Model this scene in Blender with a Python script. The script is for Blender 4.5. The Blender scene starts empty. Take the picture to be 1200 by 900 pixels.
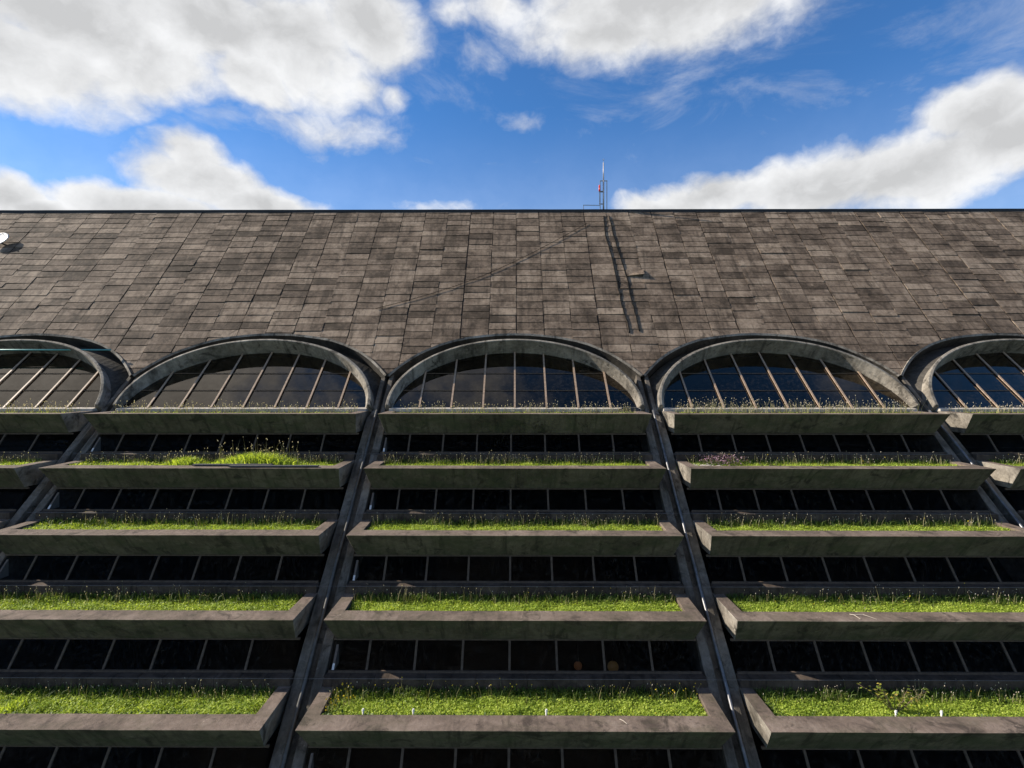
import bpy, bmesh, math, random
import numpy as np
from mathutils import Vector, Matrix, noise as mnoise

random.seed(7); RNG = np.random.default_rng(11)
S = 1.6                      # metres per design unit
P = 10.8                     # bay pitch
DY, DZ = 1.815, 1.667        # step of one storey: back, up
Y1, Z1 = 19.25, -1.40        # front lip of the topmost planter row
SLOPE = math.atan2(DZ, DY)
CF = 620.0
scene = bpy.context.scene
COL = scene.collection

# ------------------------------------------------------------------ helpers
class MB:
    def __init__(s): s.v = []; s.f = []; s.m = []
    def quad(s, a, b, c, d, m=0):
        n = len(s.v); s.v += [a, b, c, d]; s.f.append((n, n+1, n+2, n+3)); s.m.append(m)
    def poly(s, pts, m=0):
        n = len(s.v); s.v += list(pts); s.f.append(tuple(range(n, n+len(pts)))); s.m.append(m)
    def hexa(s, p, m=0):     # p: 8 points, bottom 0-3 ccw, top 4-7 ccw
        n = len(s.v); s.v += list(p)
        for q in ((3,2,1,0),(4,5,6,7),(0,1,5,4),(1,2,6,5),(2,3,7,6),(3,0,4,7)):
            s.f.append(tuple(n+i for i in q)); s.m.append(m)
    def box(s, x0, x1, y0, y1, z0, z1, m=0):
        s.hexa([(x0,y0,z0),(x1,y0,z0),(x1,y1,z0),(x0,y1,z0),(x0,y0,z1),(x1,y0,z1),(x1,y1,z1),(x0,y1,z1)], m)
    def prism(s, prof, x0, x1, m=0):   # profile in (y,z), extruded along x
        n = len(prof); b = len(s.v)
        s.v += [(x0, y, z) for y, z in prof] + [(x1, y, z) for y, z in prof]
        for i in range(n):
            j = (i+1) % n
            s.f.append((b+i, b+j, b+n+j, b+n+i)); s.m.append(m)
        s.f.append(tuple(b+i for i in reversed(range(n)))); s.m.append(m)
        s.f.append(tuple(b+n+i for i in range(n))); s.m.append(m)
    def bar(s, a, b, w, h, up=(0,0,1), m=0):   # rectangular bar from a to b
        a = Vector(a); b = Vector(b); d = (b-a).normalized()
        side = d.cross(Vector(up)).normalized(); u = side.cross(d).normalized()
        side *= w/2; u *= h/2
        p = [a-side-u, a+side-u, b+side-u, b-side-u, a-side+u, a+side+u, b+side+u, b-side+u]
        s.hexa([tuple(q) for q in p], m)
    def tube(s, pts, r, n=8, m=0, cap=True, r1=None):
        pts = [Vector(p) for p in pts]; rings = []
        ref = Vector((0,0,1))
        for i, p in enumerate(pts):
            d = (pts[min(i+1, len(pts)-1)] - pts[max(i-1, 0)]).normalized()
            rf = ref if abs(d.dot(ref)) < .95 else Vector((1,0,0))
            a = d.cross(rf).normalized(); b = a.cross(d)
            rr = r if r1 is None else r + (r1-r)*i/(len(pts)-1)
            base = len(s.v)
            for k in range(n):
                t = 2*math.pi*k/n
                s.v.append(tuple(p + a*math.cos(t)*rr + b*math.sin(t)*rr))
            rings.append(base)
        for i in range(len(rings)-1):
            for k in range(n):
                k2 = (k+1) % n
                s.f.append((rings[i]+k, rings[i]+k2, rings[i+1]+k2, rings[i+1]+k)); s.m.append(m)
        if cap:
            s.f.append(tuple(rings[0]+k for k in reversed(range(n)))); s.m.append(m)
            s.f.append(tuple(rings[-1]+k for k in range(n))); s.m.append(m)
    def ball(s, c, r, n=10, m=0, sz=1.0):
        b = len(s.v); R = n//2+1
        for i in range(R+1):
            th = math.pi*i/R
            for k in range(n):
                ph = 2*math.pi*k/n
                s.v.append((c[0]+r*math.sin(th)*math.cos(ph), c[1]+r*math.sin(th)*math.sin(ph), c[2]+r*sz*math.cos(th)))
        for i in range(R):
            for k in range(n):
                k2 = (k+1) % n
                s.f.append((b+i*n+k, b+(i+1)*n+k, b+(i+1)*n+k2, b+i*n+k2)); s.m.append(m)
    def mesh(s, name, mats, smooth=False, weld=False):
        me = bpy.data.meshes.new(name)
        me.from_pydata([(x*S, y*S, z*S) for x, y, z in s.v], [], s.f)
        for mt in (mats if isinstance(mats, (list, tuple)) else [mats]): me.materials.append(mt)
        me.polygons.foreach_set('material_index', s.m)
        if smooth: me.polygons.foreach_set('use_smooth', [True]*len(s.f))
        if weld:
            bm = bmesh.new(); bm.from_mesh(me); bmesh.ops.remove_doubles(bm, verts=bm.verts, dist=1e-4)
            bmesh.ops.recalc_face_normals(bm, faces=bm.faces); bm.to_mesh(me); bm.free()
        me.update()
        return me

def link(name, data, parent=None, loc=(0,0,0)):
    o = bpy.data.objects.new(name, data); COL.objects.link(o)
    o.location = tuple(c*S for c in loc)
    if parent: o.parent = parent
    return o
def build(name, mb, mats, parent=None, loc=(0,0,0), smooth=False, weld=False):
    return link(name, mb.mesh(name, mats, smooth, weld), parent, loc)
def tag(o, label=None, cat=None, group=None, kind=None):
    if label: o['label'] = label
    if cat: o['category'] = cat
    if group: o['group'] = group
    if kind: o['kind'] = kind
    return o
def copy_tree(o, parent=None):
    c = o.copy(); COL.objects.link(c)
    if parent: c.parent = parent
    for ch in list(o.children): copy_tree(ch, c)
    return c
def bevel(o, w=.02, seg=1):
    m = o.modifiers.new('bevel', 'BEVEL'); m.width = w*S; m.segments = seg; m.limit_method = 'ANGLE'; m.angle_limit = math.radians(35)

def nz(x, y=0.0, z=0.0): return mnoise.noise(Vector((x, y, z)))

# ------------------------------------------------------------------ materials
def new_mat(name):
    m = bpy.data.materials.new(name); m.use_nodes = True
    nt = m.node_tree; nt.nodes.clear()
    out = nt.nodes.new('ShaderNodeOutputMaterial'); bs = nt.nodes.new('ShaderNodeBsdfPrincipled')
    nt.links.new(bs.outputs[0], out.inputs[0])
    return m, nt, bs, out
class NT:
    def __init__(s, nt): s.nt = nt
    def n(s, t, **k):
        o = s.nt.nodes.new(t)
        for a, b in k.items(): setattr(o, a, b)
        return o
    def put(s, sock, v):
        if isinstance(v, bpy.types.NodeSocket): s.nt.links.new(v, sock)
        else: sock.default_value = v
    def math(s, op, a, b=0.0, c=None, clamp=False):
        o = s.n('ShaderNodeMath', operation=op, use_clamp=clamp)
        s.put(o.inputs[0], a); s.put(o.inputs[1], b)
        if c is not None: s.put(o.inputs[2], c)
        return o.outputs[0]
    def vmath(s, op, a, b=(0,0,0)):
        o = s.n('ShaderNodeVectorMath', operation=op); s.put(o.inputs[0], a)
        if op == 'SCALE': s.put(o.inputs['Scale'], b)
        else: s.put(o.inputs[1], b)
        return o.outputs['Value'] if op in ('LENGTH', 'DOT_PRODUCT') else o.outputs[0]
    def noise(s, vec, scale, detail=6.0, rough=.55, dist=0.0):
        o = s.n('ShaderNodeTexNoise'); s.put(o.inputs['Vector'], vec)
        o.inputs['Scale'].default_value = scale; o.inputs['Detail'].default_value = detail
        o.inputs['Roughness'].default_value = rough; o.inputs['Distortion'].default_value = dist
        return o
    def ramp(s, fac, stops, interp='LINEAR'):
        o = s.n('ShaderNodeValToRGB'); s.put(o.inputs[0], fac); cr = o.color_ramp; cr.interpolation = interp
        while len(cr.elements) < len(stops): cr.elements.new(.5)
        for e, (p, c) in zip(cr.elements, stops):
            e.position = p; e.color = (*c, 1) if len(c) == 3 else c
        return o.outputs[0]
    def smooth(s, v, a, b):
        o = s.n('ShaderNodeMapRange', interpolation_type='SMOOTHSTEP'); s.put(o.inputs[0], v)
        o.inputs[1].default_value = a; o.inputs[2].default_value = b
        return o.outputs[0]
    def mix(s, f, a, b, blend='MIX'):
        o = s.n('ShaderNodeMix', data_type='RGBA', blend_type=blend)
        s.put(o.inputs[0], f)
        for sock, v in ((o.inputs[6], a), (o.inputs[7], b)):
            if isinstance(v, tuple) and len(v) == 3: v = (*v, 1)
            s.put(sock, v)
        return o.outputs[2]
    def bump(s, h, strength, dist):
        o = s.n('ShaderNodeBump'); o.inputs['Strength'].default_value = strength; o.inputs['Distance'].default_value = dist
        s.put(o.inputs['Height'], h); return o.outputs[0]
    def pos(s): return s.n('ShaderNodeNewGeometry').outputs['Position']

def concrete(name, dark, mid, light, moss=0.0, pits=.5, streak=.5, rough=.9, island=0.0, mosscol=(.035,.045,.018), stain=1.0):
    m, nt, bs, out = new_mat(name); N = NT(nt); p = N.pos()
    a = N.noise(p, .55, 7, .6, .4).outputs[0]
    b = N.noise(p, 4.5, 6, .65).outputs[0]
    c = N.noise(p, 38, 4, .7).outputs[0]
    f = N.math('ADD', N.math('MULTIPLY', a, .55), N.math('ADD', N.math('MULTIPLY', b, .3), N.math('MULTIPLY', c, .15)))
    if island:
        r = N.n('ShaderNodeNewGeometry').outputs['Random Per Island']
        f = N.math('ADD', f, N.math('MULTIPLY', N.math('SUBTRACT', r, .5), island))
    col = N.ramp(f, [(.37, dark), (.5, mid), (.65, light)])
    # rain streaks: stretched along z and down-slope
    sv = N.vmath('MULTIPLY', p, (1.0, .12, .12))
    st = N.noise(sv, 3.2, 5, .6).outputs[0]
    col = N.mix(N.math('MULTIPLY', N.smooth(st, .48, .72), streak), col, tuple(x*.42 for x in dark))
    bl = N.noise(N.vmath('ADD', p, (37, 11, 5)), 1.1, 8, .68, .8).outputs[0]
    col = N.mix(N.math('MULTIPLY', N.smooth(bl, .52, .66), .55*stain), col, tuple(x*.5 for x in dark))
    wh = N.noise(N.vmath('ADD', p, (3, 71, 9)), 2.3, 9, .75, .3).outputs[0]
    col = N.mix(N.math('MULTIPLY', N.smooth(wh, .62, .70), .45*stain), col, tuple(min(1, x*1.5) for x in light))
    if moss:
        ms = N.noise(N.vmath('MULTIPLY', N.vmath('ADD', p, (9, 3, 44)), (.5, 1, 1)), 1.3, 7, .66, .5).outputs[0]
        col = N.mix(N.math('MULTIPLY', N.smooth(ms, .44, .62), moss), col, mosscol)
    nt.links.new(col, bs.inputs['Base Color']); bs.inputs['Roughness'].default_value = rough
    bs.inputs['Specular IOR Level'].default_value = .25
    h = N.math('ADD', N.math('MULTIPLY', b, .6), N.math('MULTIPLY', c, .4))
    nt.links.new(N.bump(h, pits, .03*S), bs.inputs['Normal'])
    return m

def plain(name, col, rough=.6, metal=0.0, var=.35, scale=6.0, spec=.4):
    m, nt, bs, out = new_mat(name); N = NT(nt); p = N.pos()
    a = N.noise(p, scale, 5, .6).outputs[0]
    c = N.ramp(a, [(.3, tuple(x*(1-var) for x in col)), (.7, tuple(min(1, x*(1+var)) for x in col))])
    nt.links.new(c, bs.inputs['Base Color'])
    bs.inputs['Roughness'].default_value = rough; bs.inputs['Metallic'].default_value = metal
    bs.inputs['Specular IOR Level'].default_value = spec
    return m

def glass(name, refl, tint, edge=.25, rough=.01):
    m = bpy.data.materials.new(name); m.use_nodes = True; nt = m.node_tree; nt.nodes.clear(); N = NT(nt)
    out = N.n('ShaderNodeOutputMaterial'); tr = N.n('ShaderNodeBsdfTransparent'); gl = N.n('ShaderNodeBsdfGlossy')
    tr.inputs[0].default_value = (*tint, 1); gl.inputs['Roughness'].default_value = rough
    gl.inputs[0].default_value = (1, .88, .74, 1)
    lw = N.n('ShaderNodeLayerWeight'); lw.inputs[0].default_value = .35
    f = N.math('ADD', N.math('MULTIPLY', N.math('POWER', lw.outputs['Facing'], 2.0), edge), refl)
    p = N.pos()
    gr = N.noise(p, 2.2, 6, .65).outputs[0]
    f = N.math('MULTIPLY', f, N.math('ADD', .75, N.math('MULTIPLY', gr, .5)))
    wb = N.noise(p, .9, 2, .5).outputs[0]
    nt.links.new(N.bump(wb, .06, .03), gl.inputs['Normal'])
    mx = N.n('ShaderNodeMixShader'); nt.links.new(f, mx.inputs[0])
    nt.links.new(tr.outputs[0], mx.inputs[1]); nt.links.new(gl.outputs[0], mx.inputs[2])
    df = N.n('ShaderNodeBsdfDiffuse'); df.inputs[0].default_value = (.3, .27, .23, 1)
    m2 = N.n('ShaderNodeMixShader')
    dg = N.noise(N.vmath('ADD', p, (4, 8, 2)), 5, 8, .7).outputs[0]
    nt.links.new(N.math('MULTIPLY', N.smooth(dg, .45, .75), .05), m2.inputs[0])
    nt.links.new(mx.outputs[0], m2.inputs[1]); nt.links.new(df.outputs[0], m2.inputs[2])
    nt.links.new(m2.outputs[0], out.inputs[0])
    return m

def leaf(name, c0, c1, c2, scale=.9, trans=.35, yellow=.0):
    m = bpy.data.materials.new(name); m.use_nodes = True; nt = m.node_tree; nt.nodes.clear(); N = NT(nt)
    out = N.n('ShaderNodeOutputMaterial'); bs = N.n('ShaderNodeBsdfPrincipled'); tl = N.n('ShaderNodeBsdfTranslucent')
    g = N.n('ShaderNodeNewGeometry'); p = g.outputs['Position']
    a = N.noise(p, scale, 5, .65).outputs[0]
    f = N.math('ADD', N.math('MULTIPLY', a, .75), N.math('MULTIPLY', g.outputs['Random Per Island'], .38))
    col = N.ramp(f, [(.3, c0), (.52, c1), (.78, c2)])
    nt.links.new(col, bs.inputs['Base Color']); bs.inputs['Roughness'].default_value = .55
    bs.inputs['Specular IOR Level'].default_value = .3
    tc = N.mix(1.0, col, (1.25, 1.2, .55), 'MULTIPLY'); nt.links.new(tc, tl.inputs[0])
    mx = N.n('ShaderNodeMixShader'); mx.inputs[0].default_value = trans
    nt.links.new(bs.outputs[0], mx.inputs[1]); nt.links.new(tl.outputs[0], mx.inputs[2]); nt.links.new(mx.outputs[0], out.inputs[0])
    return m

def lamp_glow(name, col, st):
    m, nt, bs, out = new_mat(name)
    bs.inputs['Base Color'].default_value = (*col, 1)
    bs.inputs['Emission Color'].default_value = (*col, 1); bs.inputs['Emission Strength'].default_value = st
    return m

M = {}
M['planter'] = concrete('planter_concrete', (.075,.058,.047), (.145,.110,.088), (.225,.178,.147), moss=.25, streak=.35, stain=1.4, pits=.9, mosscol=(.06,.06,.032))
M['planter_face'] = concrete('mossy_concrete', (.055,.047,.030), (.110,.094,.062), (.17,.148,.10), moss=.55, streak=.75, stain=1.5, pits=.9, mosscol=(.055,.065,.03))
M['pillar'] = concrete('pillar_concrete', (.050,.043,.035), (.115,.100,.084), (.21,.187,.16), moss=.1, stain=1.4, pits=.9, streak=.6)
M['tile'] = concrete('roof_slab_concrete', (.052,.037,.025), (.150,.109,.078), (.30,.23,.168), streak=.55, island=.16, pits=.9, stain=1.1)
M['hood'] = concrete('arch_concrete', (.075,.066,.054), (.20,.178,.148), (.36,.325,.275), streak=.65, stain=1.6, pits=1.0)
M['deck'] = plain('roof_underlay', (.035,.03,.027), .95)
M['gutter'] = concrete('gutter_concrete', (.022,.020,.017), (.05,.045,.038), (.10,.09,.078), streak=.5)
M['sill'] = concrete('sill_concrete', (.030,.022,.016), (.062,.046,.035), (.11,.084,.066), streak=.6)
M['pale_sill'] = plain('pale_sill', (.36,.33,.29), .6, var=.3, scale=3)
M['mullion'] = plain('bronze_mullion', (.085,.064,.048), .8, 0, .3, spec=.15)
M['arch_mullion'] = plain('tan_mullion', (.29,.21,.15), .5, .05, .3)
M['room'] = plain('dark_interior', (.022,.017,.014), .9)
M['soil'] = plain('soil', (.05,.055,.02), .95, var=.5, scale=5)
M['glass_low'] = glass('dark_glass', .002, (.45,.42,.40), edge=.03)
M['glass_arch'] = glass('tinted_arch_glass', .03, (.16,.16,.17), edge=1.0)
M['pipe'] = plain('dark_metal_pipe', (.14,.14,.145), .42, .5, .4, 3)
M['old_pipe'] = plain('weathered_pipe', (.07,.068,.065), .7, .1, .4, 3)
M['black'] = plain('black_rubber', (.008,.008,.008), .9, spec=.1)
M['wire'] = plain('grey_wire', (.16,.15,.15), .6, .3)
M['ridge'] = plain('ridge_bitumen', (.018,.018,.022), .7)
M['sun_patch'] = plain('pale_sun_patch', (.55,.53,.52), .8, var=.15)  # pale colour imitates sunlight on the triangles beside the windows
M['grass'] = leaf('grass_blades', (.13,.20,.025), (.33,.44,.060), (.52,.60,.125), trans=.5)
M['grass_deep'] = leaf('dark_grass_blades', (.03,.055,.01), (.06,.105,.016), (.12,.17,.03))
M['stalk'] = leaf('dry_stalks', (.12,.12,.045), (.20,.19,.08), (.34,.30,.17), trans=.2)
M['seed'] = leaf('seed_heads', (.38,.32,.25), (.58,.51,.42), (.75,.68,.60), trans=.3)
M['yellow'] = plain('yellow_petals', (.70,.52,.03), .6, var=.2)
M['purple'] = leaf('purple_flowers', (.14,.06,.09), (.26,.14,.19), (.40,.28,.32), trans=.2)
M['white'] = plain('white_plastic', (.58,.57,.54), .45, var=.1)
M['steel'] = plain('galvanised_steel', (.30,.34,.40), .45, .6, .2)
M['mast'] = plain('pale_mast', (.42,.40,.42), .5, .2, .2)
M['red'] = plain('red_beacon', (.5,.03,.02), .35, var=.1)
M['teal'] = plain('teal_pipe', (.10,.30,.29), .45, .1, .2)
M['plank'] = plain('weathered_plank', (.05,.05,.055), .8, var=.5, scale=9)
M['twig'] = plain('pale_twig', (.42,.36,.29), .8, var=.2)
M['stone'] = concrete('tan_stone', (.24,.18,.13), (.38,.29,.22), (.5,.4,.31), streak=.1, stain=.3)
M['gravel'] = plain('pale_gravel', (.36,.33,.30), .9, var=.5, scale=18)
M['bark'] = plain('sapling_bark', (.16,.11,.07), .8)
M['sap'] = leaf('sapling_leaves', (.09,.13,.018), (.19,.24,.035), (.40,.30,.06), scale=3)
M['lawn'] = plain('lawn_ground', (.05,.075,.022), .95, var=.4, scale=.2)
M['lamp'] = lamp_glow('warm_lamp_shade', (.40,.19,.08), .03)
M['lamp2'] = lamp_glow('cream_lamp_shade', (.36,.25,.10), .035)

# ------------------------------------------------------------------ building
GZ = -11.2
B = bpy.data.objects.new('building', None); COL.objects.link(B)
BL = (0, 22, GZ); B.location = tuple(c*S for c in BL)
tag(B, 'terraced brutalist concrete building with arched windows, planted ledges and a steep slab roof', 'building')
OFF = tuple(-c for c in BL)
def part(name, mb, mats, **k): return build(name, mb, mats, B, OFF, **k)

# ---- planter prototype (origin: centre of the front lip)
LIP, SIDE, DEP, HT, REC, TAP = .58, .37, 1.71, .75, .55, .15
SOIL = -.20
def planter_mesh(seed, drop=0.0):
    bm = bmesh.new()
    W = 5.0; bk = 2.02; fl = SOIL-.08
    T = {}
    def V(k, *c):
        if k not in T: T[k] = bm.verts.new(c)
        return T[k]
    o = [V('a',-W,0,0), V('b',W,0,0), V('c',W,bk,0), V('d',-W,bk,0)]
    i = [V('e',-W+SIDE,LIP,0), V('f',W-SIDE,LIP,0), V('g',W-SIDE+.04,DEP,0), V('h',-W+SIDE-.04,DEP,0)]
    u = [V('i',-W+TAP,REC,-HT), V('j',W-TAP,REC,-HT), V('k',W-TAP,bk,-HT), V('l',-W+TAP,bk,-HT)]
    q = [V('m',-W+SIDE,LIP,fl), V('n',W-SIDE,LIP,fl), V('o',W-SIDE+.04,DEP,fl), V('p',-W+SIDE-.04,DEP,fl)]
    def F(mi, *vs):
        f = bm.faces.new(vs); f.material_index = mi
    for k in range(4):
        n = (k+1) % 4
        F(0, o[k], o[n], i[n], i[k])
        F(1 if k != 1 and k != 3 else 3, o[n], o[k], u[k], u[n])
        F(0, i[k], i[n], q[n], q[k])
    F(1, u[3], u[2], u[1], u[0]); F(2, q[0], q[1], q[2], q[3])
    bmesh.ops.recalc_face_normals(bm, faces=bm.faces)
    sharp = [e for e in bm.edges if not e.is_boundary]
    for x in np.linspace(-4.6, 4.6, 24):
        g = bm.verts[:] + bm.edges[:] + bm.faces[:]
        bmesh.ops.bisect_plane(bm, geom=g, plane_co=(x + RNG.uniform(-.1,.1), 0, 0), plane_no=(1, 0, 0))
    for v in bm.verts:
        v.co.z += .006*nz(v.co.x*.8, seed*7.1, v.co.z) + .004*nz(v.co.x*5, seed*3.3, 2)
        v.co.y += .006*nz(v.co.x*1.1+5, seed*5.7, v.co.y)
        v.co *= S
    me = bpy.data.meshes.new('planter_box'); bm.to_mesh(me); bm.free()
    for m_ in (M['planter'], M['planter_face'], M['soil'], M['hood']): me.materials.append(m_)
    return me
PM = [planter_mesh(k) for k in range(5)]

def rowpos(k): return Y1 - DY*k, Z1 - DZ*k
ROWS = {-2: range(3), -1: range(5), 0: range(5), 1: range(5), 2: range(3)}
def loc(b, k):
    y, z = rowpos(k); return (b*P - BL[0], y - BL[1], z - BL[2])

# ---- window band of one storey (local origin: planter below it)
HG = .54
def window_protos():
    fr = MB(); x0 = -4.93; x1 = 4.93
    a = (1.98, .215); b = (1.98+HG-.02, DZ-HT+.02)
    for k in range(-4, 5):
        x = -.14 + 1.263*k
        if abs(x) > 4.9: continue
        fr.bar((x, a[0], a[1]), (x, b[0], b[1]), .036, .06, up=(1,0,0))
    fr.bar((x0, a[0], a[1]+.02), (x1, a[0], a[1]+.02), .05, .06)
    fr.bar((x0, b[0]-.05, b[1]-.06), (x1, b[0]-.05, b[1]-.06), .05, .06)
    pn = MB(); pn.quad((x0, a[0]+.02, a[1]), (x1, a[0]+.02, a[1]), (x1, b[0]+.02, b[1]), (x0, b[0]+.02, b[1]))
    si = MB(); n = 16
    xs = np.linspace(-4.97, 4.97, n)
    for i in range(n-1):
        q = [(DEP-.012+.012*nz(x*.9, 3), .22+.012*nz(x*1.2, 8)) for x in (xs[i], xs[i+1])]
        si.hexa([(xs[i],q[0][0],-.33),(xs[i+1],q[1][0],-.33),(xs[i+1],2.03,-.33),(xs[i],2.03,-.33),
                 (xs[i],q[0][0],q[0][1]),(xs[i+1],q[1][0],q[1][1]),(xs[i+1],2.03,.21),(xs[i],2.03,.21)])
    gs = MB()   # pale triangular plate standing in for a sun patch at the left reveal
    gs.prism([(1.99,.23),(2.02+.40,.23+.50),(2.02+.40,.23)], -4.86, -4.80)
    return (fr.mesh('frame', M['mullion']), pn.mesh('pane', M['glass_low']), si.mesh('window_sill', M['sill']), gs.mesh('sun_patch', M['sun_patch']))
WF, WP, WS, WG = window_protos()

planters = {}
for b, rows in ROWS.items():
    for k in rows:
        o = link('planter_box', PM[(b*3+k*2) % 5], B, loc(b, k)); planters[(b, k)] = o
        bevel(o, .014)
    for k in list(rows)[1:] + ([5] if len(rows) == 5 else [3]):
        w = link('window', WF, B, loc(b, k)); w.name = 'window'
        link('pane', WP, w); s_ = link('window_sill', WS, w); bevel(s_, .015); (link('sun_patch', WG, w) if b < 1 else None)

# ---- pillars: channel of two fins with a drain pipe
cs, sn = math.cos(SLOPE), math.sin(SLOPE)
def on_slope(t, e, x=0, y0=Y1+DEP, z0=Z1):       # t up the slope, e outward
    return (x, y0 + t*cs - e*sn, z0 + t*sn + e*cs)
TB = (GZ + .05 - Z1)/sn; TT = 2.15
def pillar_meshes(seed):
    mb = MB(); n = 40
    ts = np.linspace(TB, TT, n)
    prof = [(-.40,-1.0),(-.40,0),(-.13,.0),(-.11,-.32),(.11,-.32),(.13,0),(.40,0),(.40,-1.0)]
    rings = []
    for t in ts:
        base = len(mb.v)
        sc = 1.0 if t < -.2 else .62
        for i, (x, e) in enumerate(prof):
            j = .012*nz(t*1.5, seed, i)
            mb.v.append(on_slope(t, e + j, x*sc + .01*nz(t*1.9, seed+4, i)))
        rings.append(base)
    for r in range(n-1):
        for i in range(len(prof)):
            j = (i+1) % len(prof)
            mb.f.append((rings[r]+i, rings[r+1]+i, rings[r+1]+j, rings[r]+j)); mb.m.append(0)
    mb.f.append(tuple(rings[0]+i for i in range(8))); mb.m.append(0)
    mb.f.append(tuple(rings[-1]+i for i in reversed(range(8)))); mb.m.append(0)
    pp = MB()
    pts = [on_slope(t, .13 + .02*nz(t*.8, seed+9), .02*nz(t*.7, seed+2) + (.03 if seed > 1 else -.03)) for t in np.linspace(TB+.3, -.1, 48)]
    pp.tube(pts, .045, 8)
    return mb.mesh('pillar', M['pillar']), pp.mesh('drain_pipe', M['pipe'] if seed > 1 else M['old_pipe'], True)
for i, px in enumerate((-1.5, -.5, .5, 1.5)):
    a, p_ = pillar_meshes(i)
    o = link('pillar', a, B, (px*P - BL[0], -BL[1], -BL[2])); bevel(o, .015)
    if i: link('drain_pipe', p_, o)

# ---- arches
WS_Y, WS_Z, TH = 20.96, -1.30, math.radians(42)
ct, st_ = math.cos(TH), math.sin(TH)
def aw(x, t, e): return (x, WS_Y + t*ct - e*st_, WS_Z + t*st_ + e*ct)     # point on the arch window plane
def ell(a, r, ph, pw=.97):
    c, s_ = math.cos(ph), math.sin(ph)
    return a*math.copysign(abs(c)**pw, c), r*abs(s_)**(1/pw)
RY, RZ, RT = 22.4, 0.0, 1.242                    # roof plane z = RT*(y-RY)
rn = math.sqrt(1+RT*RT); rc, rs = 1/rn, RT/rn
def rp(x, t, e=0.0): return (x, RY + t*rc - e*rs, RZ + t*rs + e*rc)
RTOP = 9.24/rs
KX = [0, .7, 1.4, 2.1, 2.73, 3.35, 3.94, 4.40, 4.75, 5.08, 5.40]
KT = [2.36, 2.33, 2.25, 2.13, 1.96, 1.70, 1.36, 1.02, .69, .33, -.06]
def curve(x):
    u = abs((x + P/2) % P - P/2)
    return float(np.interp(u, KX, KT))
N_A = 48
PH = [math.pi*i/N_A for i in range(N_A+1)]
def arch_meshes(seed):
    hood = MB(); rg = []
    for ph in PH:
        s_ = math.sin(ph); e = .20 + .55*s_**.9
        wob = .012*nz(ph*3, seed)
        prof = []
        for (a, r, ee) in ((4.80,3.47,-.12), (4.98,3.40,e), (5.11+wob,3.53+wob,e-.01), (5.17,3.60,-.30)):
            x, t = ell(a, r, ph); prof.append(aw(x, t, ee))
        rg.append(len(hood.v)); hood.v += prof
    for i in range(N_A):
        for k in range(4):
            j = (k+1) % 4
            hood.f.append((rg[i]+k, rg[i]+j, rg[i+1]+j, rg[i+1]+k)); hood.m.append(0)
    hood.f.append(tuple(rg[0]+k for k in reversed(range(4)))); hood.m.append(0)
    hood.f.append(tuple(rg[-1]+k for k in range(4))); hood.m.append(0)
    gut = MB(); ga = []
    rim = MB(); ra = []
    for ph in PH:
        s_ = math.sin(ph); e = .20 + .55*s_**.9
        x, t = ell(5.11, 3.53, ph); a = aw(x, t, max(-.16, e-.42))
        xr = 5.385*math.cos(ph); tr = curve(xr)
        h_ = 1e-2; sl = (curve(min(5.39, abs(xr))) - curve(max(0, abs(xr)-.25)))/.25 if abs(xr) > .02 else 0
        nx, ntt = (-sl*math.copysign(1, xr), 1.0); L = math.hypot(nx, ntt); nx /= L; ntt /= L
        j = .02*nz(ph*5, seed+3)
        wd = .09
        inn = (xr - nx*wd if abs(xr) < 5.3 else xr*.985, tr - ntt*wd)
        b_ = rp(inn[0]*.99, inn[1], -.50)
        ga.append(len(gut.v)); gut.v += [a, b_]
        ra.append(len(rim.v))
        rim.v += [rp(inn[0], inn[1], -.55), rp(inn[0], inn[1], .06+j), rp(xr, tr, .10+j), rp(xr + nx*.05, tr+ntt*.05, -.1)]
    for i in range(N_A):
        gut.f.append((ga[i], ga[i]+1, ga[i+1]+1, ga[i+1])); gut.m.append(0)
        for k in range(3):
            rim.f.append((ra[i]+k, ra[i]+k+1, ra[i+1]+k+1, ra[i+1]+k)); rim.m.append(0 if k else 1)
    pane = MB()
    pts = [aw(*ell(4.86, 3.52, ph), -.02) for ph in PH]
    pane.poly([aw(-4.86, -.03, -.02)] + pts[::-1] + [aw(4.86, -.03, -.02)])
    fr = MB()
    def top(x): return 3.47*max(0, 1-(abs(x)/4.82)**2)**.5
    for k in range(-3, 4):
        x = -.0 + 1.263*k
        fr.bar(aw(x, -.02, .03), aw(x, top(x)+.02, .03), .034, .07, up=(1,0,0))
    for t in (1.02, 2.07):
        w = 4.8*(1-(t/3.5)**2)**.5
        fr.bar(aw(-w, t, .005), aw(w, t, .005), .020, .03, up=(0,0,1), m=1)
    sl = MB(); sl.hexa([(-4.95,20.78,-1.43),(4.95,20.78,-1.43),(4.95,21.15,-1.43),(-4.95,21.15,-1.43),
                        (-4.95,20.78,-1.315),(4.95,20.78,-1.315),(4.95,21.1,-1.26),(-4.95,21.1,-1.26)])
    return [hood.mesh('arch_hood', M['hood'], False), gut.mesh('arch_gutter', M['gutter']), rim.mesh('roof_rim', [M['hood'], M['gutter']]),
            pane.mesh('pane', M['glass_arch']), fr.mesh('frame', [M['arch_mullion'], M['mullion']]), sl.mesh('window_sill', M['pale_sill'])]
for b in range(-2, 3):
    ms = arch_meshes(b*3.7)
    w = link('arched_window', ms[4], B, (b*P - BL[0], -BL[1], -BL[2]))
    for nm, me in (('arch_hood', ms[0]), ('arch_gutter', ms[1]), ('roof_rim', ms[2]), ('pane', ms[3]), ('window_sill', ms[5])):
        o = link(nm, me, w)
        if nm == 'arch_hood': bevel(o, .02)

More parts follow.
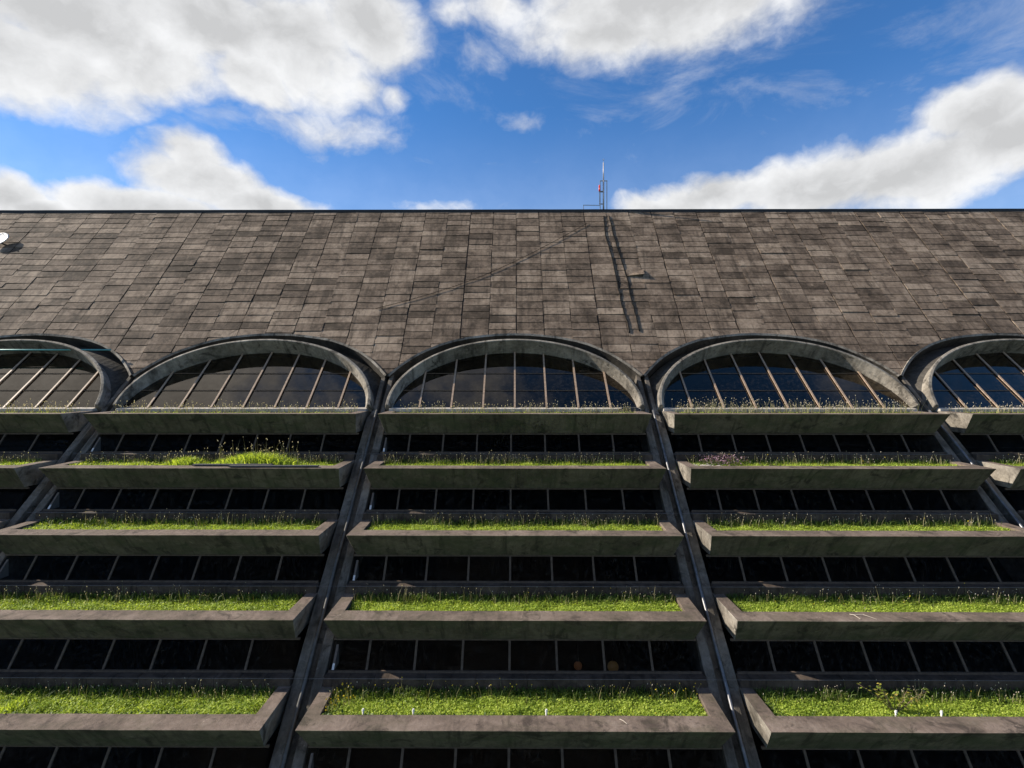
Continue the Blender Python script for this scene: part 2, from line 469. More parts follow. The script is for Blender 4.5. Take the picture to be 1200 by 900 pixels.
# ---- roof: concrete slabs laid in columns over a deck
def roof():
    mb = MB()
    CW, RH = 1.262, .458
    X0 = -37.8; ncol = int(75.6/CW)
    for c in range(ncol):
        xa = X0 + c*CW; cw_shift = RNG.uniform(-.05, .05); t = -.12 + RNG.uniform(-.05, .05)
        off = RNG.normal(0, .012)
        while t < RTOP - .05:
            h = RH*(1 + RNG.normal(0, .04))
            if RNG.random() < .03: h *= 1.5
            t1 = min(t + h, RTOP)
            x0 = xa + off + RNG.normal(0, .008) + .015; x1 = xa + CW + off + RNG.normal(0, .008) - .015
            if RNG.random() < .05: x1 -= .03
            gap = .014 + abs(RNG.normal(0, .008))
            lo = .040 + abs(RNG.normal(0, .006)); hi = .030 + RNG.normal(0, .004); tl = RNG.normal(0, .004)
            if RNG.random() < .02: lo += .02
            ns = 5; xs = np.linspace(x0, x1, ns+1)
            bot = [max(t + gap, curve(x)) for x in xs]
            if min(bot) >= t1 - .03: t = t1; continue
            # keep the span of the slab that is above the arch
            idx = [i for i in range(ns+1) if bot[i] < t1 - .005]
            i0, i1 = max(0, min(idx)-1), min(ns, max(idx)+1)
            base = len(mb.v); nn = i1-i0+1
            for i in range(i0, i1+1):
                x = xs[i]; bt = min(bot[i], t1-.002); fx = (x-x0)/(x1-x0) - .5
                fr = (bt - t)/(t1-t)
                el = lo + (hi-lo)*fr + tl*fx*2; eh = hi + tl*fx*2
                mb.v += [rp(x, bt + .006*nz(x*9, t*9), el), rp(x, t1 - .002, eh), rp(x, bt, -.01), rp(x, t1-.002, -.01)]
            for i in range(nn-1):
                a = base + i*4; d = a + 4
                mb.f += [(a, d, d+1, a+1), (a+2, d+2, d, a), (a+1, d+1, d+3, a+3)]; mb.m += [0]*3
            mb.f += [(base+2, base, base+1, base+3), (base+(nn-1)*4, base+(nn-1)*4+2, base+(nn-1)*4+3, base+(nn-1)*4+1)]; mb.m += [0, 0]
            t = t1
    r = part('roof', mb, M['tile'])
    dk = MB(); xs = np.arange(-37.8, 37.81, .3)
    for i in range(len(xs)-1):
        a, b_ = xs[i], xs[i+1]
        dk.quad(rp(a, curve(a)-.03, -.012), rp(b_, curve(b_)-.03, -.012), rp(b_, RTOP, -.012), rp(a, RTOP, -.012))
    T = rp(0, RTOP)
    dk.quad((-37.8, T[1], T[2]), (37.8, T[1], T[2]), (37.8, T[1]+15, GZ), (-37.8, T[1]+15, GZ))
    build('roof_deck', dk, M['deck'], r)
    rg = MB(); n = 60; xs = np.linspace(-37.9, 37.9, n)
    for i in range(n-1):
        za, zb = T[2]+.10+.012*nz(xs[i]*.6, 1), T[2]+.10+.012*nz(xs[i+1]*.6, 1)
        rg.hexa([(xs[i],T[1]-.09,T[2]-.05),(xs[i+1],T[1]-.09,T[2]-.05),(xs[i+1],T[1]+.3,T[2]-.1),(xs[i],T[1]+.3,T[2]-.1),
                 (xs[i],T[1]-.09,za),(xs[i+1],T[1]-.09,zb),(xs[i+1],T[1]+.3,zb),(xs[i],T[1]+.3,za)])
    build('ridge_cap', rg, M['ridge'], r)
roof()

# ---- interior floors and core wall (dark rooms behind the glass)
fl = MB()
for k in range(0, 6):
    y, z = rowpos(k)
    fl.box(-27, 27, y+2.03, y+9, z-.72, z-.32)
build('floor_slab', fl, M['room'], B, OFF)
cw = MB()
for k in range(0, 6):
    y, z = rowpos(k); cw.box(-27, 27, y+7.5, y+7.8, z-.32, z+DZ-.75)
cw.box(-27, 27, 28.5, 28.8, -2, 6.9)
build('core_wall', cw, M['room'], B, OFF)
bw = MB(); y, z = rowpos(5)
bw.box(-27, 27, y+1.75, y+2.0, GZ, z+.18)
build('base_wall', bw, M['pillar'], B, OFF)

for sg in (-1, 1):
    ew = MB()
    a, b_ = sorted((sg*27.05, sg*37.7)); ew.box(a, b_, 22.7, 23.2, GZ, 1.2)
    build('end_wall', ew, M['pillar'], B, OFF)

# ------------------------------------------------------------------ ground
g = MB(); g.quad((-900,-900,GZ),(900,-900,GZ),(900,900,GZ),(-900,900,GZ))
tag(build('ground', g, M['lawn']), 'dark green lawn spreading out far below the building', 'ground', kind='structure')

# ------------------------------------------------------------------ vegetation in the planters
def blades(xs, ys, z0, h, w, lean, mat, out, seg=1):
    """append curved blades as small quads/tris (numpy)"""
    n = len(xs); az = RNG.uniform(0, 2*np.pi, n); la = RNG.uniform(0, 2*np.pi, n); ln = lean*RNG.random(n)*h
    dx, dy = np.cos(az)*w/2, np.sin(az)*w/2
    lx, ly = np.cos(la)*ln, np.sin(la)*ln
    b0 = np.stack([xs-dx, ys-dy, z0], 1); b1 = np.stack([xs+dx, ys+dy, z0], 1)
    m0 = np.stack([xs-dx*.8+lx*.35, ys-dy*.8+ly*.35, z0+h*.6], 1); m1 = np.stack([xs+dx*.8+lx*.35, ys+dy*.8+ly*.35, z0+h*.6], 1)
    t = np.stack([xs+lx, ys+ly, z0+h*(1-.25*lean)], 1)
    out['v'].append(np.stack([b0,b1,m1,m0,t], 1).reshape(-1, 3)); out['n'].append(n); out['mat'].append(mat)
def leaves(xs, ys, zs, size, mat, out):
    n = len(xs); az = RNG.uniform(0, 2*np.pi, n); ti = RNG.uniform(-.9, .9, n); size = size*RNG.uniform(.6, 1.4, n)
    ca, sa = np.cos(az), np.sin(az)
    ux, uy, uz = ca*np.cos(ti)*size, sa*np.cos(ti)*size, np.sin(ti)*size
    vx, vy = -sa*size*.35, ca*size*.35
    c = np.stack([xs, ys, zs], 1); u = np.stack([ux, uy, uz], 1); v = np.stack([vx, vy, 0*vx], 1)
    out['v'].append(np.stack([c-u*.5, c+v, c+u*.25+v*.8, c-v, c+u*.6], 1).reshape(-1, 3)); out['n'].append(n); out['mat'].append(mat)
def finish(name, out, mats, loc_):
    vs = np.concatenate(out['v'])*S; nt_ = sum(out['n'])
    me = bpy.data.meshes.new(name)
    idx = np.arange(nt_)*5
    quads = np.stack([idx, idx+1, idx+2, idx+3], 1); tris = np.stack([idx+3, idx+2, idx+4], 1)
    me.vertices.add(len(vs)); me.vertices.foreach_set('co', vs.astype(np.float32).ravel())
    loops = np.concatenate([quads.ravel(), tris.ravel()]).astype(np.int32)
    me.loops.add(len(loops)); me.loops.foreach_set('vertex_index', loops)
    starts = np.concatenate([np.arange(nt_)*4, nt_*4 + np.arange(nt_)*3]).astype(np.int32)
    me.polygons.add(2*nt_); me.polygons.foreach_set('loop_start', starts)
    mi = np.concatenate([np.full(n, m) for n, m in zip(out['n'], out['mat'])]).astype(np.int32)
    for m_ in mats: me.materials.append(m_)
    me.polygons.foreach_set('material_index', np.concatenate([mi, mi]))
    me.update(calc_edges=True); me.validate()
    return link(name, me, None, loc_)
GM = [M['grass'], M['grass_deep'], M['stalk'], M['seed'], M['yellow'], M['purple']]
def stalks(n, out, x0, x1, y0, y1, h0, h1, head=.022, yellow=0.0, mat=2):
    xs = RNG.uniform(x0, x1, n); ys = RNG.uniform(y0, y1, n)
    # gather into loose tufts
    cx = RNG.uniform(x0, x1, max(6, n//9)); pick = RNG.integers(0, len(cx), n)
    mixm = RNG.random(n) < .6; xs = np.where(mixm, np.clip(cx[pick] + RNG.normal(0, .22, n), x0, x1), xs)
    h = RNG.uniform(h0, h1, n)*RNG.uniform(.55, 1.0, n)
    la = RNG.uniform(0, 2*np.pi, n); ln = RNG.uniform(0, .45, n)*h
    lx, ly = np.cos(la)*ln, np.sin(la)*ln*.5
    z0 = np.full(n, SOIL)
    w = .007; sa = RNG.uniform(0, np.pi, n); wx, wy = w*np.cos(sa), w*np.sin(sa)
    b0 = np.stack([xs-wx, ys-wy, z0],1); b1 = np.stack([xs+wx, ys+wy, z0],1)
    m1 = np.stack([xs+lx*.4+wx*.8, ys+ly*.4+wy*.8, z0+h*.6],1); m0 = np.stack([xs+lx*.4-wx*.8, ys+ly*.4-wy*.8, z0+h*.6],1)
    t = np.stack([xs+lx, ys+ly, z0+h],1)
    out['v'].append(np.stack([b0,b1,m1,m0,t],1).reshape(-1,3)); out['n'].append(n); out['mat'].append(mat)
    # seed heads / flowers at the tip
    k = RNG.random(n) < .7
    tx, tz, ty = (xs+lx)[k], (z0+h)[k], (ys+ly)[k]
    yl = RNG.random(len(tx)) < yellow
    for sel, mt, hh in ((~yl, 3, head), (yl, 4, head*.8)):
        if sel.sum() == 0: continue
        a, c, d = tx[sel], ty[sel], tz[sel]; q = hh*RNG.uniform(.6, 1.3, len(a)); dx = RNG.normal(0, .5, len(a))*q
        wv = q*(.36 if mt == 3 else .8); ha = RNG.uniform(.5, 2.6, len(a)); vx, vy = wv*np.cos(ha), wv*np.sin(ha)
        for r_ in (0, 1):      # two crossed blades make one head
            if r_: vx, vy = -vy, vx
            out['v'].append(np.stack([np.stack([a-vx, c-vy, d-q*.3],1), np.stack([a+vx, c+vy, d-q*.3],1), np.stack([a+vx+dx*.6, c+vy, d+q*.7],1),
                                      np.stack([a-vx+dx*.6, c-vy, d+q*.7],1), np.stack([a+dx, c, d+q*1.3],1)],1).reshape(-1,3))
            if not r_: out['n'].append(len(a)); out['mat'].append(mt)
        out['n'].append(len(a)); out['mat'].append(mt)
ROWN = ['topmost ledge under the arched window', 'second planter ledge from the top', 'middle planter ledge', 'fourth planter ledge from the top', 'lowest planter ledge in view']
BAYN = {-2: 'the bay at the far left edge', -1: 'the left bay', 0: 'the centre bay', 1: 'the right bay', 2: 'the bay at the far right edge'}
LOOK = ['thin strip of sparse grass and seed stalks', 'bright grass strip with dark stalks behind', 'bright green grass strip', 'broad bright green grass bed', 'deep bed of bright green grass']
def bed(b, k):
    out = dict(v=[], n=[], mat=[])
    x0, x1, y0, y1 = -5+SIDE+.02, 5-SIDE-.02, LIP+.02, DEP-.03
    seed = b*13.7+k*5.1
    if k == 0:
        n = 2600; xs = RNG.uniform(x0, x1, n); ys = RNG.uniform(y0, y1, n)
        h = .15*RNG.uniform(.5, 1.3, n)
        keep = np.array([nz(x*.8, seed) > -.35 for x in xs]); xs, ys, h = xs[keep], ys[keep], h[keep]
        blades(xs, ys, np.full(len(xs), SOIL), h+.05, .022, .8, 2, out)
        n = 1700; xs = RNG.uniform(x0, x1, n); ys = RNG.uniform(y0, y1-.3, n)
        blades(xs, ys, np.full(n, SOIL), .22*RNG.uniform(.6, 1.1, n), .022, .8, 0, out)
        stalks(760 if b == 1 else 520, out, x0, x1, y0+.2, y1, .34, .84 if b == 1 else .68, .026)
        n = 900; xs = RNG.uniform(x0, x1, n); ys = RNG.uniform(y0, y0+.3, n)
        blades(xs, ys, np.full(n, SOIL), .27*RNG.uniform(.6, 1.2, n), .022, .8, 0, out)
    else:
        dens = [0, 9000, 11000, 13000, 15000][k]
        n = dens; xs = RNG.uniform(x0, x1, n); ys = RNG.uniform(y0, y1-.02, n)
        hm = np.array([1 + .38*nz(x*1.4, y*2.2, seed) + .28*nz(x*4.5, y*5, seed+3) for x, y in zip(xs, ys)])
        h = [0, .21, .175, .145, .135][k]*hm*RNG.uniform(.6, 1.25, n)
        blades(xs, ys, np.full(n, SOIL), h, .024, 1.3, 0, out)
        n2 = dens; xs = RNG.uniform(x0, x1, n2); ys = RNG.uniform(y0, y1, n2)
        hz = np.array([.11*(1 + .38*nz(x*1.4, y*2.2, seed) + .28*nz(x*4.5, y*5, seed+3)) for x, y in zip(xs, ys)])
        leaves(xs, ys, SOIL+hz*RNG.uniform(.6, 1.25, n2), .042, 0, out)
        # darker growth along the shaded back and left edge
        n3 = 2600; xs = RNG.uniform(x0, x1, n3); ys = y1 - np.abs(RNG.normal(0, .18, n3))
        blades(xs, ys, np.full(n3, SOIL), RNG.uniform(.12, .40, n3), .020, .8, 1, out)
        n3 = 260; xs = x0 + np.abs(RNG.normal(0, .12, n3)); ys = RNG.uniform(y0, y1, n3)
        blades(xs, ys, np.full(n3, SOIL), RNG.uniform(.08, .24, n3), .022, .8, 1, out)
        stalks([0, 330, 230, 170, 170][k], out, x0, x1, y1-.42, y1-.03, .28, .60 if k < 4 else .52, .019, yellow=.45 if (k == 4 and b == 0) else .03)
        stalks(36, out, x0, x1, y0, y1, .12, .28, .018, yellow=.7 if (k == 4 and b == 0) else .15)
        if k == 4 and b == 0:
            stalks(60, out, x0, x0+.6, y0+.1, y1, .2, .42, .026, yellow=.95)
        if k == 4:
            n5 = 420; xs = RNG.uniform(x0, x1, n5); leaves(xs, y0 + np.abs(RNG.normal(0, .05, n5)), SOIL + RNG.uniform(.05, .2, n5), .07, 1, out)
    y, z = rowpos(k)
    o = finish('grass', out, GM, (b*P, y, z))
    tag(o, f'{LOOK[k]} in the {ROWN[k]} of {BAYN[b]}', 'grass', kind='stuff')
for b, rows in ROWS.items():
    for k in rows: bed(b, k)

def clump(name, b, k, cx, cy, sx, n, h, mats_i, label, cat, st=0, yellow=0, head=.03):
    out = dict(v=[], n=[], mat=[])
    xs = cx + RNG.normal(0, sx, n); ys = np.clip(cy + RNG.normal(0, .18, n), LIP+.03, DEP-.05)
    hh = h*RNG.uniform(.35, 1.1, n)*np.exp(-((xs-cx)/(sx*2.0))**2)
    blades(xs, ys, np.full(n, SOIL), hh, .028, .8, mats_i, out)
    if st: stalks(st, out, cx-sx*1.6, cx+sx*1.6, cy-.15, cy+.2, h*.8, h*1.7, head, yellow)
    y, z = rowpos(k)
    return tag(finish(name, out, GM, (b*P, y, z)), label, cat, kind='stuff')
def px_x(px, k, yy=1.1):      # photo column -> local x on row k
    y, z = rowpos(k); return (px-603)/CF*(y+yy)
clump('tall_grass', -1, 1, px_x(300, 1)+P, 1.15, .90, 3000, .70, 0, 'tall bright clump of unmown grass beside the dark planks on the second ledge', 'grass clump', 110)
clump('tall_grass', -1, 1, px_x(215, 1)+P, 1.25, .50, 1300, .50, 0, 'lower grass tuft left of the tall clump above the dark planks', 'grass clump', 40)
clump('grass_tuft', -1, 4, px_x(20, 4)+P, .95, .22, 420, .34, 0, 'wispy pale grass tuft at the left edge of the lowest bed', 'grass clump', 0)
fl_ = dict(v=[], n=[], mat=[])
xs = px_x(845, 1)-P + RNG.normal(0, .38, 330); ys = np.clip(1.2+RNG.normal(0,.2,330), .62, 1.66)
blades(xs, ys, np.full(330, SOIL), RNG.uniform(.15, .36, 330), .018, .7, 1, fl_)
leaves(xs, ys, SOIL+RNG.uniform(.18, .46, 330), .055, 5, fl_)
y_, z_ = rowpos(1)
tag(finish('flowering_plant', fl_, GM, (P, y_, z_)), 'purple flowering weeds at the left end of the second ledge in the right bay', 'plant', kind='stuff')
gv = MB()
for i in range(150):
    x = px_x(822, 1)-P + RNG.normal(0, .28); yq = LIP + .06 + abs(RNG.normal(0, .25)); r = RNG.uniform(.015, .045)
    gv.ball((x, min(yq, 1.5), SOIL+.15), r, 6, 0, .6)
tag(build('gravel', gv, M['gravel'], None, (P, y_, z_)), 'pale gravel heap beside the purple weeds on the right second ledge', 'gravel', kind='stuff')

# sapling in the lowest right bed
y4, z4 = rowpos(4)
sx_ = px_x(1047, 4, .95)
SP = link('sapling', None, None, (sx_, y4+.95, z4+SOIL))
tag(SP, 'young sapling with yellowing leaf tips growing in the lowest bed of the right bay', 'sapling')
stm = MB(); lv = dict(v=[], n=[], mat=[])
LP = []
for i in range(13):
    a = RNG.uniform(-1.1, 1.1); L = RNG.uniform(.35, .9); pts = []
    for s_ in range(6):
        f = s_/5
        pts.append((math.sin(a)*L*f*(.8+.3*f), RNG.uniform(-.02,.02)+.12*f*math.cos(i*2.1), .03 + L*f*math.cos(a*.7) ))
    stm.tube(pts, .010, 5, r1=.004)
    for s_ in range(2, 6):
        for q in range(3): LP.append((pts[s_][0]+RNG.normal(0,.035), pts[s_][1]+RNG.normal(0,.035), pts[s_][2]+RNG.normal(0,.035)))
build('stem', stm, M['bark'], SP, smooth=True)
LP = np.array(LP); leaves(LP[:,0], LP[:,1], LP[:,2], .075, 0, lv)
fo = finish('foliage', lv, [M['sap']], (0,0,0)); fo.parent = SP

# sprinklers in the lowest beds
def sprinkler(px, py_, label):
    y = y4 + .72; x = (px-603)/CF*y
    e = link('sprinkler', None, None, (x, y, z4+SOIL))
    r = MB(); r.tube([(0,0,-.03),(0,0,.20)], .022, 8); build('riser', r, M['white'], e, smooth=True)
    c = MB(); c.tube([(0,0,.20),(0,0,.225),(0,0,.25)], .034, 10, r1=.024); build('cap', c, M['white'], e)
    tag(e, label, 'sprinkler', 'white sprinkler heads along the lowest beds')
sprinkler(425, 835, 'leftmost white sprinkler head in the lowest bed of the centre bay')
sprinkler(484, 833, 'white sprinkler head in the centre bay, second from the left')
sprinkler(640, 833, 'rightmost white sprinkler head in the lowest bed of the centre bay')
sprinkler(1048, 838, 'white sprinkler head at the foot of the sapling')
sprinkler(1101, 837, 'white sprinkler head to the right of the sapling')

# planks, twigs, pipe, board
y1_, z1_ = rowpos(1)
def plank(pxa, pxb, yy, zz, label, tilt=0):
    a = px_x(pxa, 1, yy); b = px_x(pxb, 1, yy)
    m = MB(); m.bar((0,0,0), (b-a, tilt, .0), .16, .045)
    tag(build('plank', m, M['plank'], None, (a, y1_+yy, z1_+zz)), label, 'plank', 'dark planks lying on the ledge')
plank(225, 318, .42, .045, 'short dark plank on the second ledge, in front of the tall grass')
plank(268, 372, .16, .045, 'longer dark plank on the front edge of the second ledge', .02)
def twig(px, py, pts, label, k):
    yy, zz = rowpos(k); d = yy + .3; x = (px-603)/CF*d
    m = MB()
    for p_ in pts: m.tube(p_, .012, 5, r1=.006)
    tag(build('twig', m, M['twig'], None, (x, d, zz+.014)), label, 'twig')
twig(997, 722, [[(0,.1,0),(.06,.0,.02),(.1,-.18,.0)],[(.04,.05,.01),(.3,.02,.03),(.52,-.2,.0)]], 'pale forked twig lying on the fourth ledge of the right bay', 3)
twig(727, 840, [[(0,.12,0),(.07,.05,.01),(.14,-.05,0)]], 'short pale twig lying on the front lip of the lowest centre planter', 4)
bd = MB(); bd.box(-.42,.42,-.1,.1,0,.10); bd.box(-.30,.34,-.07,.12,.10,.14)
tag(build('board', bd, M['plank'], None, (px_x(737,0,1.6), Y1+1.6, Z1+.0)), 'dark boards stacked at the right end of the centre arched window sill', 'board')
tp = MB(); tp.tube([aw(-4.2,3.05,.5), aw(4.05,3.05,.5)], .035, 8)
tag(build('pipe', tp, M['teal'], None, (-2*P,0,0), smooth=True), 'thin teal pipe spanning the arched window at the far left', 'pipe')

# wires along the sills (one per storey)
for k, nm in ((1,'second'), (2,'third'), (3,'fourth'), (4,'lowest')):
    y, z = rowpos(k); m = MB()
    m.tube([(x, DEP-.06, .235+.006*nz(x, k)) for x in np.linspace(-16, 16, 60)], .0045, 5)
    tag(build('wire', m, M['wire'], None, (0, y, z)), f'thin wire stretched across the pillars along the {nm} row of sills', 'wire', 'wires along the sills')

# ------------------------------------------------------------------ roof furniture
def roof_px(px, py, e=.12):
    u, v = (px-603)/CF, (440-py)/CF; d = RT*RY/(RT-v)
    x, y, z = u*d, d, v*d
    return (x, y - e*rs, z + e*rc)
def zoom8(x, y): return (640 + x/3.9125, 170 + y/3.9125)
for pts, lab in (([(262,330),(270,420),(300,520),(325,640),(345,740),(375,830),(380,872)], 'left of two black cables running down the roof from the antenna'),
                 ([(287,330),(310,430),(345,540),(370,620),(385,700),(410,790),(428,872)], 'right of two black cables running down the roof from the antenna')):
    q = []
    for i in range(len(pts)-1):
        for s_ in range(6):
            f = s_/6; a = pts[i][0]*(1-f)+pts[i+1][0]*f; c = pts[i][1]*(1-f)+pts[i+1][1]*f
            q.append(roof_px(*zoom8(a + 4*nz(c*.05, pts[0][0]), c), .062))
    m = MB(); m.tube(q, .024, 6)
    tag(build('cable', m, M['black'], None, smooth=True), lab, 'cable', 'black cables on the roof')
q = []
for i in range(40):
    f = i/39; q.append(roof_px(688-248*f, 263+100*f + 12*math.sin(f*math.pi), .085))
m = MB(); m.tube(q, .012, 5)
tag(build('wire', m, M['black']), 'thin dark wire crossing the roof diagonally from the antenna', 'wire')
# lifted slab beside the cables
ls = MB(); a = roof_px(734.5, 324.5, .06); c = roof_px(754, 324.5, .06); d = roof_px(752.5, 317.5, .06); e = roof_px(733, 317.5, .06)
up = Vector((0, -rs, rc))
def lift(p, h): return tuple(Vector(p) + up*h)
ls.hexa([lift(a,-.02), lift(c,.10), lift(d,.0), lift(e,-.02), lift(a,.02), lift(c,.14), lift(d,.03), lift(e,.02)])
tag(build('loose_slab', ls, M['tile']), 'loose roof slab lifted at one corner beside the black cables', 'slab')

T = rp(0, RTOP)
Z0 = T[2]+.08; YA = T[1]+.12; U = YA/CF
AN = link('antenna', None, None, (5.02, YA, Z0)); tag(AN, 'slim antenna mast with red beacon and guard frame on the roof ridge', 'antenna')
m = MB(); m.tube([(0,0,-.05),(0,0,1.7)], .045, 8); m.tube([(0,0,1.7),(0,0,2.72)], .034, 8, r1=.03); build('mast', m, M['mast'], AN, smooth=True)
m = MB(); m.tube([(0,0,2.7),(0,0,2.95)], .010, 5); m.tube([(0,0,2.82),(-.07,0,2.93)], .008, 5); m.tube([(0,0,2.82),(.07,0,2.93)], .008, 5); build('lightning_rod', m, M['steel'], AN)
m = MB()
for x in (-.19, .19): m.bar((x,.0,-.05), (x,.0,1.69), .045, .045, up=(1,0,0))
m.bar((-.19,0,1.69),(.215,0,1.69), .045, .045); build('guard_frame', m, M['steel'], AN)
m = MB(); m.bar((-.25,0,1.08),(.03,0,1.08), .06, .07); m.bar((-.25,0,.38),(.03,0,.38), .04, .05); m.bar((-.22,0,.38),(-.22,0,1.08), .03, .03, up=(1,0,0)); build('bracket', m, M['pipe'], AN)
m = MB(); m.tube([(-.22,0,1.10),(-.22,0,1.2),(-.22,0,1.42)], .055, 8, r1=.05); m.ball((-.22,0,1.42), .05, 8); build('beacon', m, M['red'], AN, smooth=True)
m = MB(); m.bar((-1.13,0,-.05),(-1.13,0,.32), .035, .035, up=(1,0,0)); m.bar((-1.15,0,.32),(-.21,0,.30), .035, .035); build('handrail', m, M['steel'], AN)

dx, dy, dz = roof_px(-1, 284, .05)
SD = link('satellite_dish', None, None, (dx, dy, dz)); tag(SD, 'white round dish on the roof slabs at the left edge', 'satellite dish')
dm = MB(); R_ = 7; n_ = 24; c0 = Vector((0, -.14, .11)); ax = Vector((0, -.80, .60)).normalized(); sx = ax.cross(Vector((0,1,0))).normalized(); sy = ax.cross(sx)
rings = []
for side in (0, 1):
    for i in range(R_+1):
        r = .50*i/R_
        for k in range(n_):
            t = 2*math.pi*k/n_; p_ = c0 + sx*r*math.cos(t) + sy*r*math.sin(t) + ax*(.06*(r/.50)**2 - .025*side)
            dm.v.append(tuple(p_))
for side in (0, 1):
    o_ = side*(R_+1)*n_
    for i in range(R_):
        for k in range(n_):
            k2 = (k+1) % n_; dm.f.append((o_+i*n_+k, o_+i*n_+k2, o_+(i+1)*n_+k2, o_+(i+1)*n_+k)); dm.m.append(0)
o_ = (R_+1)*n_
for k in range(n_):
    k2 = (k+1) % n_; dm.f.append((R_*n_+k, R_*n_+k2, o_+R_*n_+k2, o_+R_*n_+k)); dm.m.append(0)
build('dish', dm, M['white'], SD, smooth=True)
m = MB(); m.tube([(0,0,-.05), tuple(c0 - ax*.03)], .05, 8); build('mount', m, M['steel'], SD)
m = MB(); m.tube([tuple(c0 - sy*.45 + ax*.05), tuple(c0 + ax*.2)], .012, 6); m.ball(tuple(c0 + ax*.2), .03, 8); build('feed_arm', m, M['steel'], SD)

# lamps glimpsed behind the lowest windows
def lamp(px, py, mt, r, label):
    d = y4 + 3.1; x = (px-603)/CF*d; z = (440-py)/CF*d
    e = link('pendant_lamp', None, None, (x, d, z)); tag(e, label, 'lamp', 'lamps inside the dark rooms')
    s_ = MB(); s_.ball((0,0,0), r, 14, 0, .95); build('lamp_shade', s_, mt, e, smooth=True)
    c = MB(); c.tube([(0,0,r*.9),(0,0,.62)], .012, 6); build('cord', c, M['black'], e)
lamp(677, 780, M['lamp'], .12, 'small orange globe lamp glimpsed behind the dark lowest window')
lamp(718, 781, M['lamp2'], .16, 'larger cream globe lamp glimpsed behind the dark lowest window')

# ------------------------------------------------------------------ light and sky
sd = Vector((-.846, .115, .520)).normalized()
sun = bpy.data.lights.new('sun', 'SUN'); sun.energy = 5.0; sun.angle = math.radians(.55); sun.color = (1, .91, .78)
so = bpy.data.objects.new('sun', sun); COL.objects.link(so); so.rotation_euler = sd.to_track_quat('Z', 'Y').to_euler(); so.location = (-60, 0, 60)

w = bpy.data.worlds.new('World'); scene.world = w; w.use_nodes = True
nt = w.node_tree; nt.nodes.clear(); N = NT(nt)
out = N.n('ShaderNodeOutputWorld'); bg = N.n('ShaderNodeBackground'); nt.links.new(bg.outputs[0], out.inputs[0])
STR = .056; bg.inputs[1].default_value = STR
sky = N.n('ShaderNodeTexSky', sky_type='NISHITA'); sky.sun_disc = False
sky.sun_elevation = math.asin(sd.z); sky.sun_rotation = math.atan2(sd.x, sd.y)
sky.altitude = 800; sky.air_density = 1.0; sky.dust_density = .25; sky.ozone_density = 2.5
d = N.vmath('NORMALIZE', N.n('ShaderNodeTexCoord').outputs['Generated'])
skyc = N.mix(1.0, sky.outputs[0], (.62, 1.17, 1.66), 'MULTIPLY')
wv = N.noise(d, 5.5, 4, .6).outputs['Color']
dw = N.vmath('ADD', d, N.vmath('SCALE', N.vmath('SUBTRACT', wv, (.5,.5,.5)), .07))
def blob(px, py, a, b, wgt=1.0):
    u, v = (px-603)/CF, (440-py)/CF; c = Vector((u, 1, v)); L = c.length; c /= L
    ra, rb = a/CF/L, b/CF/L
    q = N.vmath('LENGTH', N.vmath('MULTIPLY', N.vmath('SUBTRACT', dw, tuple(c)), (1/ra, .6, 1/rb)))
    return N.math('MULTIPLY', N.math('SUBTRACT', 1.0, q), wgt)
def blob_d(c, r, wgt=1.0):
    c = Vector(c).normalized()
    q = N.math('DIVIDE', N.vmath('LENGTH', N.vmath('SUBTRACT', dw, tuple(c))), r)
    return N.math('MULTIPLY', N.math('SUBTRACT', 1.0, q), wgt)
blobs = [blob(0,52,150,86), blob(110,33,180,84), blob(230,20,170,85), blob(340,45,125,75), blob(290,85,60,42), blob(430,25,90,62),
         blob(415,92,50,32,.6), blob(455,108,34,20,.5), blob(530,15,50,26,.45),
         blob(222,188,52,42), blob(235,215,85,46), blob(165,246,110,34), blob(305,244,88,30), blob(0,230,52,42), blob(45,247,70,22),
         blob(790,-10,240,82), blob(720,38,100,38), blob(590,0,70,24,.6),
         blob(1160,130,80,52), blob(1205,150,110,75), blob(1080,195,140,60), blob(950,217,140,46), blob(840,230,115,32), blob(770,242,70,20,.8),
         blob(620,150,45,22,.35), blob(565,68,34,26,.3), blob(545,240,80,18,.3), blob(390,150,120,40,.28),
         blob_d((-.62,.10,.78), .42, 1.0), blob_d((-.1,-.80,.45), .55, .9), blob_d((-.10,.16,.98), .20, .55)]  # middle blob: unseen cloud behind the camera, added for neutral fill light
F = blobs[0]
for q in blobs[1:]: F = N.math('MAXIMUM', F, q)
F = N.math('MAXIMUM', F, -1.0)
sv = N.vmath('MULTIPLY', dw, (1, 1, 1.35))
fb = N.noise(sv, 8.0, 12, .60).outputs[0]
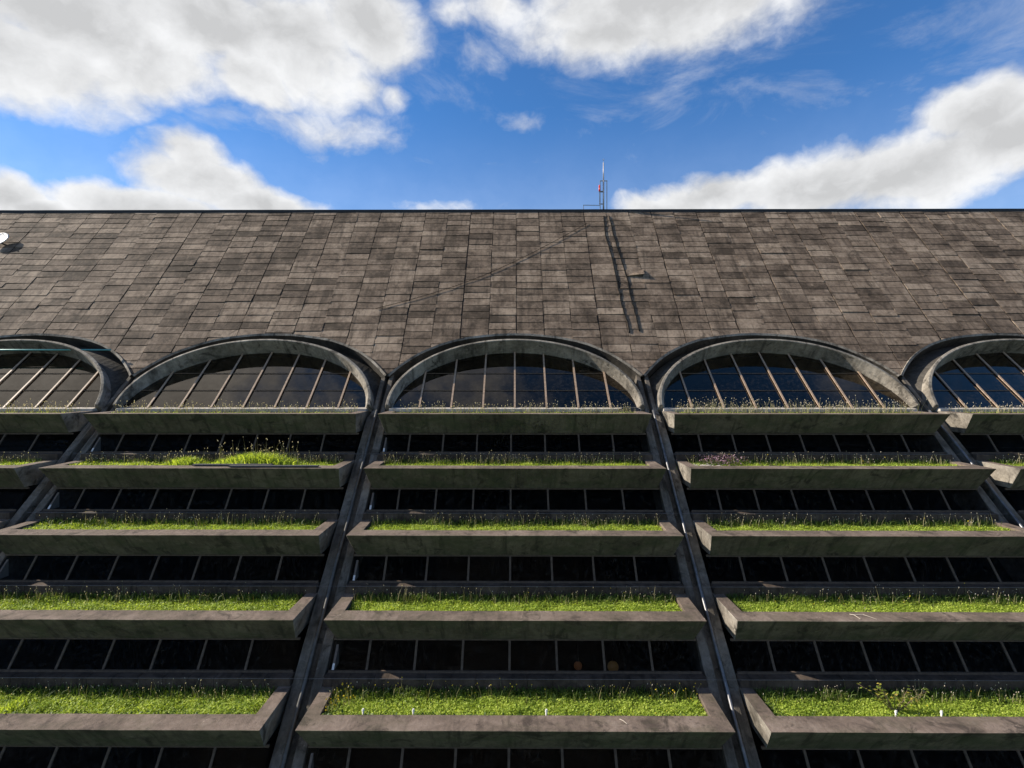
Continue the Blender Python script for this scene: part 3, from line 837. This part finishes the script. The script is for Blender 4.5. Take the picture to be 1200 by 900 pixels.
fb2 = N.noise(N.vmath('ADD', sv, (-.030, 0, .034)), 8.0, 12, .60).outputs[0]
dens = N.math('ADD', F, N.math('MULTIPLY', N.math('SUBTRACT', fb, .5), 1.15))
mask = N.math('POWER', N.smooth(dens, .03, .58), .95)
wisp = N.noise(N.vmath('MULTIPLY', d, (1, 1, 2.5)), 4, 9, .65, .6).outputs[0]
mask = N.math('MAXIMUM', mask, N.math('MULTIPLY', N.smooth(wisp, .46, .80), .38))
hz = N.smooth(N.n('ShaderNodeSeparateXYZ').outputs[2], .46, .16)
nt.links.new(d, hz.node.inputs[0].links[0].from_node.inputs[0])
mask = N.math('MAXIMUM', mask, N.math('MULTIPLY', hz, .27))
rel = N.math('SUBTRACT', fb, fb2)
big = N.noise(N.vmath('ADD', sv, (5, 2, 7)), 3.2, 5, .55).outputs[0]
lum = N.math('ADD', .84, N.math('MULTIPLY', rel, .9))
lum = N.math('SUBTRACT', lum, N.math('MULTIPLY', N.smooth(dens, .45, 1.0), N.math('MULTIPLY', big, .40)))
lum = N.math('MINIMUM', N.math('MAXIMUM', lum, .62), .97)
cc = N.n('ShaderNodeCombineColor')
for i, q in enumerate((.985, .995, 1.01)): N.put(cc.inputs[i], N.math('MULTIPLY', lum, q/STR/1.87))
fin = N.mix(mask, skyc, cc.outputs[0])
nt.links.new(fin, bg.inputs[0])
w.cycles.sampling_method = 'MANUAL'; w.cycles.sample_map_resolution = 1024

# ------------------------------------------------------------------ camera
cam = bpy.data.cameras.new('camera'); co = bpy.data.objects.new('camera', cam); COL.objects.link(co)
cam.sensor_width = 36; cam.lens = 36*CF/1200; cam.clip_start = .1; cam.clip_end = 5000
cam.shift_y = -10/1200
co.location = (0, 0, 0); co.rotation_euler = (math.radians(90), 0, math.radians(.3))
scene.camera = co
vs = scene.view_settings; vs.view_transform = 'Standard'; vs.look = 'None'; vs.exposure = 0.90; vs.gamma = 1; vs.use_curve_mapping = False
scene.cycles.max_bounces = 8; scene.cycles.transparent_max_bounces = 12
